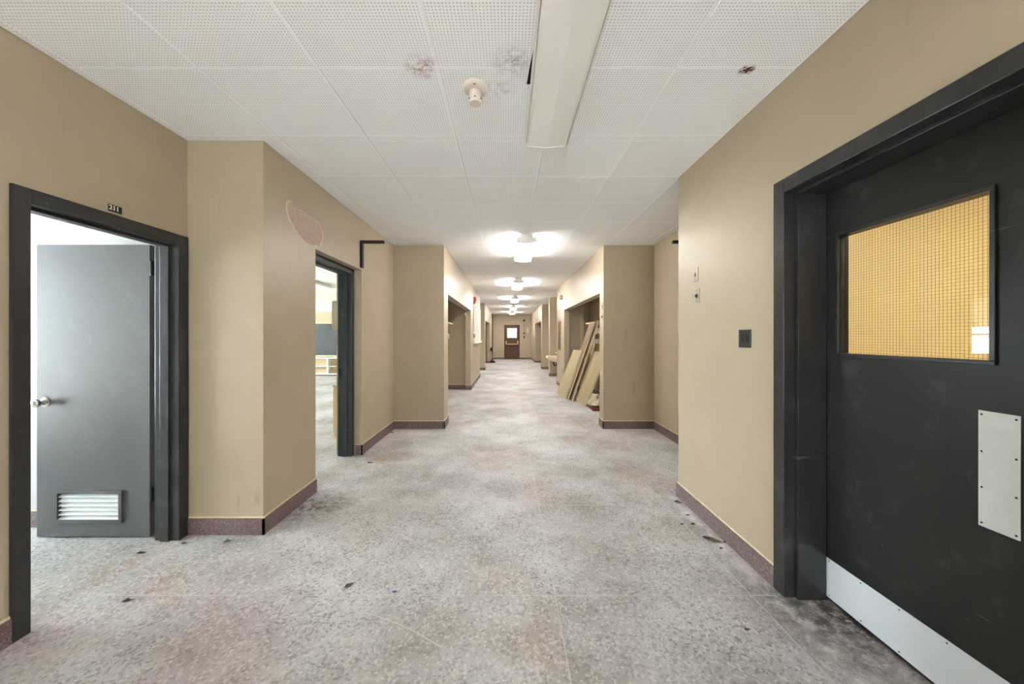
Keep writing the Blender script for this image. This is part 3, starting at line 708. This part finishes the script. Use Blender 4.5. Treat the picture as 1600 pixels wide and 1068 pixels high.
# ---------------------------------------------------------------- notice board and alarm on the left wall
d = thing('notice_board', 'white notice board in a pale frame on the left corridor wall', 'notice board', (-.966, 11.25, 1.2))
B(-.966, -.95, 10.16, 12.4, 1.25, 2.27).build('board', 'paper', d)
f = MB(); f.box(-.966, -.94, 10.12, 10.16, 1.22, 2.31); f.box(-.966, -.94, 12.4, 12.44, 1.22, 2.31); f.box(-.966, -.94, 10.16, 12.4, 2.27, 2.31)
f.build('frame', 'push_plate', d); B(-.966, -.90, 10.12, 12.44, 1.20, 1.25).build('ledge', 'push_plate', d)
d = thing('fire_alarm', 'red fire alarm horn high on the left wall above the notice board', 'fire alarm', (-.966, 10.2, 2.46))
B(-.966, -.91, 10.12, 10.28, 2.39, 2.53).build('case', 'red', d, bev=.006)
MB().lathe([(.055, 0), (.05, .015), (.02, .02)], (-.91, 10.2, 2.46), 20, 'x').build('horn', 'red', d, smooth=True)
B(-.966, -.93, 10.17, 10.23, 2.33, 2.39).build('junction_box', 'red', d)
B(-.966, -.955, 10.055, 10.07, 1.52, 2.36).build('conduit', 'grey_bracket', d)
d = thing('call_point', 'small dark pull station on the left wall at the notice board edge', 'alarm', (-.966, 10.06, 1.42))
B(-.966, -.93, 10.02, 10.10, 1.36, 1.48).build('case', 'board_brown', d, bev=.004); B(-.93, -.922, 10.04, 10.08, 1.40, 1.44).build('handle', 'dark_metal', d)

# ---------------------------------------------------------------- coat shelves in alcoves
def coat_shelf(xb, s, y0, y1, z, label, dep=.28):
    d = thing('coat_shelf', label, 'shelf', (xb, (y0+y1)/2, z), 'cream shelves in the alcoves')
    B(xb, xb+s*dep, y0, y1, z-.02, z+.015).build('shelf_board', 'board_edge', d, bev=.003)
    n = max(2, int((y1-y0)/.8)+1)
    for k in range(n):
        y = y0+.1+(y1-y0-.2)*k/(n-1)
        MB().prism([(xb, y-.01, z-.02), (xb+s*dep*.8, y-.01, z-.02), (xb, y-.01, z-.18)], (0, .02, 0)).build('shelf_bracket', 'board_edge', d)
def hook_rail(xb, s, y0, y1, z, label, th=.21, h=.13):
    d = thing('hook_rail', label, 'coat rail', (xb, (y0+y1)/2, z), 'cream boxed rails in the alcoves')
    B(xb, xb+s*th, y0, y1, z-h/2, z+h/2).build('rail', 'board_edge', d, bev=.004)
    for k in range(int((y1-y0)/.3)):
        y = y0+.15+k*.3
        MB().tube([(xb+s*th, y, z-.01), (xb+s*(th+.04), y, z-.02), (xb+s*(th+.045), y, z+.01)], .005, 6).build('hook', 'grey_bracket', d)
coat_shelf(-1.75, 1, 5.6, 9.44, 1.74, 'cream coat shelf in the left alcove', .3)
hook_rail(-1.75, 1, 5.6, 9.44, 1.41, 'cream boxed coat rail below the shelf in the left alcove')
coat_shelf(2.148, -1, 5.6, 8.9, 1.725, 'cream coat shelf in the right alcove behind the leaning boards', .19)
hook_rail(2.148, -1, 5.6, 7.9, 1.40, 'cream boxed coat rail in the right alcove behind the leaning boards', .2, .12)
tag(B(1.877, 1.985, 9.20, 9.284, 0, H-.002).build('wooden_post', 'board_tan', bev=.002), 'vertical tan post at the back of the right alcove', 'post')

# ---------------------------------------------------------------- leaning boards
def slab(pts, thick, name, mat, label, edge='board_edge', cat='board', grp='boards leaning in the right alcove'):
    P3 = [Vector(p) for p in pts]
    n = (P3[1]-P3[0]).cross(P3[3]-P3[0]).normalized()
    if n.x > 0: n = -n
    back = [p - n*thick for p in P3]
    d = thing(name, label, cat, tuple((P3[0]+P3[1])/2), grp)
    MB().prism([p-n*.004 for p in P3], -n*(thick-.004)).build('core', edge, d)
    MB().prism([p+(0*n) for p in P3], -n*.004).build('face_sheet', mat, d)
    return d
slab([(1.215, 8.83, .004), (1.28, 7.97, .004), (1.67, 7.99, 1.09), (1.63, 8.78, 1.075)], .034, 'leaning_board', 'board_tan', 'wide short tan board leaning leftmost at the right alcove')
slab([(1.345, 8.40, .004), (1.322, 7.87, .004), (1.855, 7.60, 1.72), (1.87, 8.13, 1.70)], .034, 'leaning_board', 'board_brown', 'tall narrow board with pale edge leaning left of its twin')
slab([(1.405, 8.30, .004), (1.392, 7.70, .004), (1.915, 7.50, 1.735), (1.92, 8.05, 1.735)], .030, 'leaning_board', 'board_brown', 'tall narrow board with pale edge leaning second of the tall pair')
slab([(1.455, 7.80, .004), (1.56, 7.12, .004), (1.90, 6.86, 1.10), (1.84, 7.56, 1.09)], .034, 'leaning_board', 'board_tan', 'wide tan board leaning rightmost nearest the alcove edge')
slab([(1.66, 7.9, .004), (1.68, 7.35, .004), (1.93, 7.20, 1.26), (1.92, 7.75, 1.24)], .02, 'leaning_board', 'cardboard', 'brown hardboard sheet leaning behind the rightmost tan board')
d = thing('red_block', 'red brown block on the floor at the right alcove edge', 'block', (1.70, 6.85, 0))
B(1.60, 1.80, 6.65, 7.0, 0, .075).build('body', 'brick_red', d, bev=.006)
B(1.62, 1.78, 6.68, 6.97, .075, .083).build('lid', 'brick_red', d, bev=.002)
sk = MB(); rings = []
for k, (sc_, zz) in enumerate(((.9, 0), (1.08, .02), (1.0, .06), (.8, .12), (.66, .13), (.5, .20), (.1, .19))):
    rings.append([(1.70+.13*sc_*math.cos(a*math.pi/8)*(1+.22*math.sin(3*a+2.3*k)), 6.85+.17*sc_*math.sin(a*math.pi/8)*(1+.22*math.cos(5*a+1.7*k)), .085+zz) for a in range(16)])
tag(sk.loft(rings).build('sack', 'sack', smooth=False), 'crumpled pale sack lying on the red brown block', 'sack')

# ---------------------------------------------------------------- wash basin
d = thing('wash_basin', 'small cream wash basin hung in the recess on the right past the alcove', 'sink', (1.78, 11.8, .7))
def rr(cx, cy, hx, hy, z, n=24):
    out = []
    for k in range(n):
        a = k*2*math.pi/n; c, s_ = math.cos(a), math.sin(a)
        e = .55; out.append((cx+hx*math.copysign(abs(c)**e, c), cy+hy*math.copysign(abs(s_)**e, s_), z))
    return out
cx, cy = 1.53, 11.8
MB().loft([rr(cx+.08, cy, .10, .10, .56), rr(cx+.05, cy, .16, .17, .60), rr(cx, cy, .235, .225, .68), rr(cx, cy, .25, .24, .72), rr(cx, cy, .25, .24, .75), rr(cx, cy, .235, .225, .757),
           rr(cx-.01, cy, .195, .185, .75), rr(cx-.01, cy, .17, .16, .70), rr(cx, cy, .08, .08, .66), rr(cx, cy, .03, .03, .655)]).build('bowl', 'porcelain', d, smooth=True)
B(1.72, 1.78, 11.56, 12.04, .72, .84).build('backsplash', 'porcelain', d, bev=.006)
MB().tube([(1.70, 11.8, .75), (1.70, 11.8, .85), (1.67, 11.8, .87), (1.61, 11.8, .86), (1.60, 11.8, .84)], .013, 8).build('tap', 'chrome', d, smooth=True)
MB().tube([(1.53, 11.8, .655), (1.53, 11.8, .50), (1.56, 11.8, .44), (1.61, 11.8, .44), (1.64, 11.8, .50), (1.78, 11.8, .50)], .022, 8).build('trap_pipe', 'dark_metal', d, smooth=True)

# ---------------------------------------------------------------- end of corridor fittings
d = thing('floor_scrubber', 'dark upright floor machine standing against the far left wall', 'floor machine', (-.80, 19.0, 0))
MB().lathe([(.13, .0), (.14, .02), (.14, .07), (.10, .11), (.05, .12)], (-.79, 19.0, 0), 20).build('brush_deck', 'dark_metal', d, smooth=True)
B(-.83, -.75, 18.95, 19.08, .11, .22).build('motor', 'brick_red', d, bev=.01)
MB().tube([(-.79, 19.02, .2), (-.82, 19.1, .5), (-.87, 19.2, .82)], .013, 8).build('handle', 'dark_metal', d, smooth=True)
B(-.935, -.82, 19.12, 19.26, .62, .80).build('tank', 'dark_metal', d, bev=.02)
tag(MB().tube([(-.925, 21.96, 0), (-.925, 21.96, H)], .022, 8).build('corner_shade', 'brown_door', smooth=True), 'dark upright strip standing in for the shadow in the far left corner', 'corner shade')  # dark tube drawn in place of the shadow line in the corner
d = thing('door_bell', 'small dark round bell high on the end wall right of the exit door', 'bell', (1.03, 22, 2.40))
MB().lathe([(.06, 0), (.055, -.03), (.02, -.05)], (1.03, 22, 2.40), 16, 'y').build('gong', 'dark_metal', d, smooth=True)
B(1.02, 1.04, 21.98, 22, 1.66, 2.34).build('conduit', 'grey_bracket', d)
for z, lb in ((1.60, 'dark device box under the bell on the end wall, upper of two'), (1.37, 'dark device box under the bell on the end wall, lower of two')):
    d = thing('alarm_box', lb, 'alarm', (1.03, 22, z), 'device boxes on the end wall')
    B(.98, 1.08, 21.95, 22, z-.055, z+.055).build('case', 'dark_metal', d, bev=.005)
    MB().lathe([(.025, 0), (.02, -.012)], (1.03, 21.95, z), 12, 'y').build('button', 'grey_bracket', d)
d = thing('wall_handset', 'slim white intercom on the end wall right of the bell', 'intercom', (1.25, 22, 1.78))
B(1.225, 1.275, 21.96, 22, 1.62, 1.92).build('case', 'white_paint', d, bev=.008); B(1.235, 1.265, 21.94, 21.96, 1.66, 1.88).build('handset', 'white_paint', d, bev=.006)

# ---------------------------------------------------------------- classroom contents
d = thing('chalkboard', 'dark chalkboard on the classroom end wall', 'chalkboard', (-6.3, 13, 1.3))
B(-8.4, -4.3, 12.975, 13, .72, 1.87).build('board', 'chalkboard', d)
f = MB(); f.box(-8.45, -4.25, 12.96, 13, 1.87, 1.92); f.box(-8.45, -8.4, 12.96, 13, .72, 1.87); f.box(-4.3, -4.25, 12.96, 13, .72, 1.87); f.build('frame', 'wood_light', d)
B(-8.45, -4.25, 12.88, 13, .68, .72).build('chalk_ledge', 'wood_light', d)
tag(B(-8.45, -4.25, 12.975, 12.998, 1.93, 2.30).build('tack_strip', 'tackboard', bev=.003), 'beige pinboard strip above the chalkboard', 'pinboard')
d = thing('shelf_unit', 'low cream cubby shelf unit under the chalkboard', 'shelf', (-6.4, 12.8, 0))
B(-8.4, -4.3, 12.55, 12.955, .62, .66).build('top', 'white_paint', d, bev=.003); B(-8.4, -4.3, 12.57, 12.955, .05, .08).build('base', 'white_paint', d)
B(-8.4, -4.3, 12.60, 12.955, .33, .35).build('shelf', 'white_paint', d); B(-8.4, -4.3, 12.955, 12.985, .0, .62).build('back_panel', 'wood_light', d)
for x in (-8.4, -7.4, -6.4, -5.4, -4.34): B(x, x+.045, 12.57, 12.955, .08, .62).build('divider', 'white_paint', d)
B(-8.4, -4.3, 12.62, 12.66, 0, .05).build('plinth', 'baseboard', d)
d = thing('wall_cupboard', 'beige wall cupboard just inside the classroom opening', 'cupboard', (-2.2, 4.95, 1.5))
B(-2.44, -2.032, 4.95, 5.38, 1.50, 1.90).build('carcass', 'taupe', d, bev=.003); B(-2.455, -2.44, 4.96, 5.37, 1.51, 1.89).build('door', 'taupe', d); B(-2.47, -2.455, 5.0, 5.02, 1.55, 1.65).build('handle', 'chrome', d)
d = thing('base_cupboard', 'beige low cupboard on the floor inside the classroom opening', 'cupboard', (-2.2, 4.95, 0))
B(-2.41, -2.032, 4.93, 5.38, 0.0, .70).build('carcass', 'wood_light', d, bev=.003); B(-2.425, -2.41, 4.94, 5.37, .06, .68).build('door', 'wood_light', d); B(-2.42, -2.032, 4.92, 5.385, .70, .725).build('top', 'wood_light', d)

# ---------------------------------------------------------------- leaves and scraps on the floor
def leaf(px, py, L, ang, mat, label, cat='leaf', curl=.35, grp='dead leaves scattered on the floor'):
    Y = 777/(py-525.5); X = (px-793)*Y/555
    n = 9; top = []; v = []; f = []
    for k in range(n):
        u = k/(n-1); wd = L*.26*math.sin(math.pi*min(1, u*1.08+.02))**.8*(1+.25*math.sin(9*u+px))
        x = (u-.5)*L; zc = .003+curl*L*.35*(u-.5)**2*2
        v += [(x, -wd, zc+curl*wd*.9), (x, 0, zc), (x, wd, zc+curl*wd*1.2)]
    for k in range(n-1):
        for q in (0, 1): a = k*3+q; f.append((a, a+1, a+4, a+3))
    mb = MB(); m2 = Matrix.Translation((X, Y, 0)) @ Matrix.Rotation(ang, 4, 'Z')
    nv = len(v); v = v + [(a, b, c-.0012) for a, b, c in v]
    f2 = [tuple(x+nv for x in reversed(q)) for q in f]
    ed = []
    for k in range(n-1):
        ed.append((k*3, (k+1)*3, (k+1)*3+nv, k*3+nv)); ed.append(((k+1)*3+2, k*3+2, k*3+2+nv, (k+1)*3+2+nv))
    mb.v = [tuple((m2 @ Vector(p))-Vector((X, Y, 0))) for p in v]; mb.f = f+f2+ed
    mb.tube([tuple(m2 @ Vector((L*.48, 0, .006))-Vector((X, Y, 0))), tuple(m2 @ Vector((L*.72, L*.05, .003))-Vector((X, Y, 0)))], .0009, 5)
    o = mb.build('dead_leaf' if cat == 'leaf' else 'paper_scrap', mat); o.location = (X, Y, 0)
    tag(o, label, cat, grp)
LV = [(199, 939, .045, .4, 'leaf_dark', 'dark curled leaf nearest the left door frame foot'),
 (220, 864, .040, .2, 'leaf_dark', 'dark curled leaf on the floor below the open grey door'),
 (288, 849, .040, .3, 'leaf_dark', 'dark leaf on the floor just right of the left doorway'),
 (356, 846, .050, .5, 'leaf_olive', 'long olive leaf below the mauve baseboard corner at left'),
 (378, 834, .028, 1.2, 'leaf_olive', 'small leaf close against the baseboard below the left corner'),
 (546, 915, .055, .9, 'leaf_olive', 'olive curled leaf alone in the middle left of the floor'),
 (578, 723, .060, .1, 'leaf_dark', 'leaf on the floor in front of the classroom frame'),
 (612, 676, .05, .5, 'leaf_dark', 'faint leaf beside the left baseboard past the classroom'),
 (643, 692, .03, .2, 'leaf_dark', 'small dark leaf on the floor before the far left wall face'),
 (1060, 785, .075, -.3, 'leaf_olive', 'pale olive leaf at the corner end of the right baseboard'),
 (1075, 805, .035, .1, 'leaf_dark', 'small dark leaf second along the right baseboard'),
 (1066, 819, .03, .1, 'leaf_dark', 'small dark leaf on the zinc strip by the right baseboard'),
 (1083, 819, .042, .2, 'leaf_dark', 'dark leaf between the zinc strip and the right baseboard'),
 (1107, 842, .07, -.5, 'leaf_dark', 'dark leaf at the left end of the leaf cluster by the right wall'),
 (1118, 846, .09, -.35, 'leaf_olive', 'large olive leaf in the middle of the cluster by the right wall'),
 (1133, 847, .035, .5, 'leaf_dark', 'dark leaf at the right end of the cluster by the right wall'),
 (1127, 857, .03, .2, 'leaf_dark', 'small dark leaf just below the cluster by the right wall'),
 (1168, 984, .03, .2, 'leaf_olive', 'brown fleck on the floor in front of the black door'),
 (963, 673, .03, .2, 'leaf_dark', 'tiny dark leaf below the right alcove wall face')]
for a in LV: leaf(*a)
leaf(617, 925, .03, .1, 'blue_scrap', 'tiny blue scrap on the floor right of the olive leaf', 'scrap', .3, 'scraps on the floor')
leaf(1325, 971, .02, -.4, 'sack', 'small pale chip on the dark dirt at the black door foot', 'scrap', .2, 'scraps on the floor')

# ---------------------------------------------------------------- outside
struct('floor', B(-60, 30, -40, 60, -.3, -.14), 'bounce_ground', 'unseen ground outside, made pale to bounce light into the building', 'ground')  # kept pale so that it reflects light up to the ceilings
